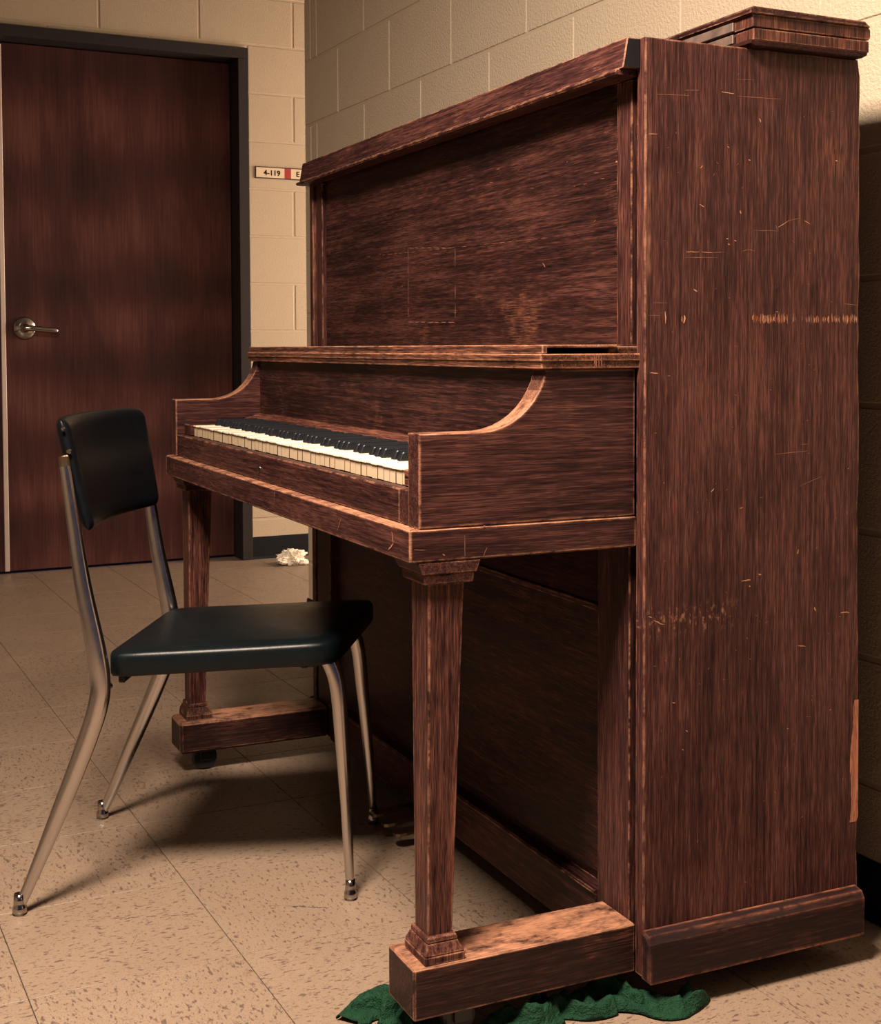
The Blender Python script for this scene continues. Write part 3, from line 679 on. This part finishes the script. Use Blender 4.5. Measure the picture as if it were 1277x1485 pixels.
FLf = [(.505, .205, .430, .0150), (.535, .211, .380, .0145), (.547, .215, .270, .0125), (.559, .222, .120, .0095), (.565, .227, .012, .0075)]
for pts in (FLn, FLf):
    bm = bmesh.new(); add_tube(bm, catmull(pts, 5), 18, .85)
    L = link('front_leg', mesh(bm, 'front_leg', True), M_STEEL, chr_)
    bm = bmesh.new(); add_lathe(bm, [(.0083, .036), (.0090, .024), (.0096, .016), (.0110, .0135), (.0115, .009), (.0115, .004), (.0100, .0035), (.0100, .0)], 20, Matrix.Translation((pts[-1][0], pts[-1][1], 0)))
    link('foot', mesh(bm, 'foot', True), M_CHROME, L)
# seat cushion: a rounded slab over a bilinear quad
def slab(name, quad_top, th, mat, parent, rad=.009, crown=.004, inset=.02):
    bm = bmesh.new(); N = 14
    P = [Vector(p) for p in quad_top]    # RN, FN, FF, RF
    def Q(u, v): return (P[0] * (1 - u) + P[1] * u) * (1 - v) + (P[3] * (1 - u) + P[2] * u) * v
    # superellipse-rounded outline in uv
    out = []
    M_ = 72
    for k_ in range(M_):
        a = 2 * math.pi * k_ / M_; c, s = math.cos(a), math.sin(a); e = 15.0
        rad_ = (abs(c) ** e + abs(s) ** e) ** (-1 / e); out.append((.5 + .5 * c * rad_, .5 + .5 * s * rad_))
    rings = []
    cc = Q(.5, .5)
    prof = [(-.012, -th), (-.004, -th + .002), (0, -th + .008), (0, -rad), (-rad * .3, -rad * .35), (-rad, 0), (-.05, crown * .5), (-.11, crown), (-.17, crown * 1.1)]
    for off, dz in prof:
        ring = []
        for u, v in out:
            p = Q(u, v); d = (p - cc); d.z = 0; L_ = d.length; q = p + d.normalized() * off if L_ > -off else cc.copy()
            q.z = p.z + (cc.z - p.z) * (-off / max(L_, 1e-6)) + dz
            ring.append(bm.verts.new(q))
        rings.append(ring)
    for i in range(len(rings) - 1):
        for k_ in range(M_): bm.faces.new((rings[i][k_], rings[i][(k_ + 1) % M_], rings[i + 1][(k_ + 1) % M_], rings[i + 1][k_]))
    bm.faces.new(rings[-1]); bm.faces.new(rings[0][::-1])
    bmesh.ops.recalc_face_normals(bm, faces=bm.faces)
    return link(name, mesh(bm, name, True), mat, parent)
slab('seat', [(.145, -.208, .4460), (.545, -.152, .4590), (.572, .250, .4600), (.160, .190, .4500)], .043, M_VINYL, chr_)
part('seat_frame', M_FRAME, chr_, [(.165, .50, -.090, -.078, .398, .412), (.165, .50, .135, .147, .398, .412), (.165, .177, -.19, .19, .392, .408), (.47, .482, -.10, .16, .398, .414)], bev=.002)
# curved back pad
bm = bmesh.new(); NU, NV = 28, 16; Lr = []
def padpt(s_, t_, side):
    # s across -1..1, t up -1..1, side -1 front / +1 back
    ex = abs(s_) ** 8; ey = abs(t_) ** 6
    y = .004 + s_ * .210 * (1 - .03 * ey)
    zc = .755 + t_ * .1045 * (1 - .05 * ex) + .006 * s_ * 0
    ax_ = .096 - (zc - .755) * .24 + (s_ + 1) / 2 * (.022 + (zc - .755) * .08)
    conc = -.030 * (1 - s_ * s_)
    th = (.0105 + .0065 * abs(s_) ** 5) * math.sqrt(max(0, 1 - max(abs(s_) ** 22, abs(t_) ** 14)))
    return Vector((ax_ + conc - side * th, y, zc))
for side in (-1, 1):
    g = [[bm.verts.new(padpt(-1 + 2 * i / NU, -1 + 2 * j / NV, side)) for j in range(NV + 1)] for i in range(NU + 1)]
    Lr.append(g)
    for i in range(NU):
        for j in range(NV): bm.faces.new((g[i][j], g[i + 1][j], g[i + 1][j + 1], g[i][j + 1]))
bmesh.ops.remove_doubles(bm, verts=bm.verts, dist=.0002)
bmesh.ops.recalc_face_normals(bm, faces=bm.faces)
bp = link('backrest', mesh(bm, 'backrest', True), M_PAD, chr_)
md = bp.modifiers.new('sub', 'SUBSURF'); md.levels = 1; md.render_levels = 2
for z, r in ((.836, .0035), (.797, .0045)):
    p = Vector((.096 - (z - .755) * .24, -.206, z))
    bm = bmesh.new(); add_lathe(bm, [(r, -.002), (r, .001), (r * .7, .0025)], 14, Matrix.Translation(p + Vector((.004, -.001, 0))) @ Matrix.Rotation(math.pi / 2, 4, 'X'))
    link('rivet', mesh(bm, 'rivet', False), M_CHROME, bp)

# ------------------------------------------------------------------ green cloth and paper scrap
def room(p): return (p[0] * math.cos(PHI) - p[1] * math.sin(PHI), p[0] * math.sin(PHI) + p[1] * math.cos(PHI))
def crumple(path, width, seed, label, name):
    rr = random.Random(seed); pts = catmull([(x, y, w_, h) for x, y, w_, h in path], 14)
    bm = bmesh.new(); n = len(pts); m = 18; rows = []
    for i, (x, y, w_, h) in enumerate(pts):
        a = pts[max(0, i - 1)]; b = pts[min(n - 1, i + 1)]; t = Vector((b[0] - a[0], b[1] - a[1], 0)).normalized(); s = Vector((-t.y, t.x, 0)); row = []
        for j in range(m + 1):
            v = -1 + 2 * j / m
            q = Vector((x, y, 0)) + s * v * w_
            nn = noise.fractal(Vector((q.x * 30, q.y * 30, seed)), 1.0, 2.0, 3)
            fold = .5 + .5 * math.sin(v * 5.5 + nn * 2.5 + i * .09)
            arch = max(0.0, 1 - abs(v) ** 3)
            z = .0022 + h * arch * (.35 + .65 * fold) * (0.75 + .5 * nn)
            q += s * .006 * math.sin(i * .21 + v * 3) + t * .006 * nn
            row.append(bm.verts.new((q.x, q.y, max(.0022, z))))
        rows.append(row)
    for i in range(n - 1):
        for j in range(m): bm.faces.new((rows[i][j], rows[i + 1][j], rows[i + 1][j + 1], rows[i][j + 1]))
    o = link(name, mesh(bm, name, True), M_GREEN)
    o.rotation_euler = (0, 0, PHI)
    sd = o.modifiers.new('solid', 'SOLIDIFY'); sd.thickness = .0012; sd.offset = 1
    return o
g = crumple([(-.405, .150, .018, .012), (-.380, .165, .030, .026), (-.345, .165, .042, .040), (-.318, .135, .040, .040), (-.305, .100, .030, .030)], 1, 3, '', 'green_cloth')
tag(g, 'crumpled scrap of dark green cloth sticking out left of the front piano leg', 'cloth')
g = crumple([(-.235, .035, .020, .018), (-.200, .045, .030, .036), (-.160, .030, .026, .038), (-.120, .045, .022, .040), (-.080, .030, .030, .036), (-.035, .040, .030, .044), (.005, .010, .030, .036), (.035, -.020, .022, .024), (.070, -.020, .022, .036), (.092, .0, .016, .022)], 1, 8, '', 'green_cloth')
tag(g, 'long twisted strip of dark green cloth lying under the near corner of the piano', 'cloth')
bm = bmesh.new(); bmesh.ops.create_icosphere(bm, subdivisions=5, radius=1)
for v in bm.verts:
    p = v.co.copy(); n1 = noise.fractal(p * 1.7 + Vector((3, 1, 9)), 1, 2, 3); n2 = noise.fractal(p * 5.0, 1, 2, 2)
    r = 1 + .55 * n1 + .40 * abs(n2)
    v.co = Vector((p.x * .056 * r, p.y * .052 * r, .024 + p.z * .034 * r))
    v.co.z = max(0.0008, v.co.z)
pp = link('paper_scrap', mesh(bm, 'paper_scrap'), M_PAPER); pp.location = (.955, 4.08, 0)
tag(pp, 'crumpled white paper scrap on the floor beside the black baseboard', 'litter')

# ------------------------------------------------------------------ ceiling lamps
for nm, (x, y), (sx, sy), lab in (('ceiling_light', (-1.12, -.46), (.65, .5), 'square-edged warm ceiling light panel above the near end of the piano'),):
    e = empty(nm, (x, y, CEIL)); tag(e, lab, 'light')
    hx, hy = sx / 2, sy / 2
    part('frame', M_ALU, e, [(-hx - .03, hx + .03, -hy - .03, -hy, -.03, 0), (-hx - .03, hx + .03, hy, hy + .03, -.03, 0), (-hx - .03, -hx, -hy, hy, -.03, 0), (hx, hx + .03, -hy, hy, -.03, 0)])
    k = NT('lamp_diffuser'); k.base((.9, .85, .75)); k.b.inputs['Emission Color'].default_value = (1, .78, .55, 1); k.b.inputs['Emission Strength'].default_value = 3.0
    part('diffuser', k.m, e, [(-hx, hx, -hy, hy, -.018, -.010)], bev=0)
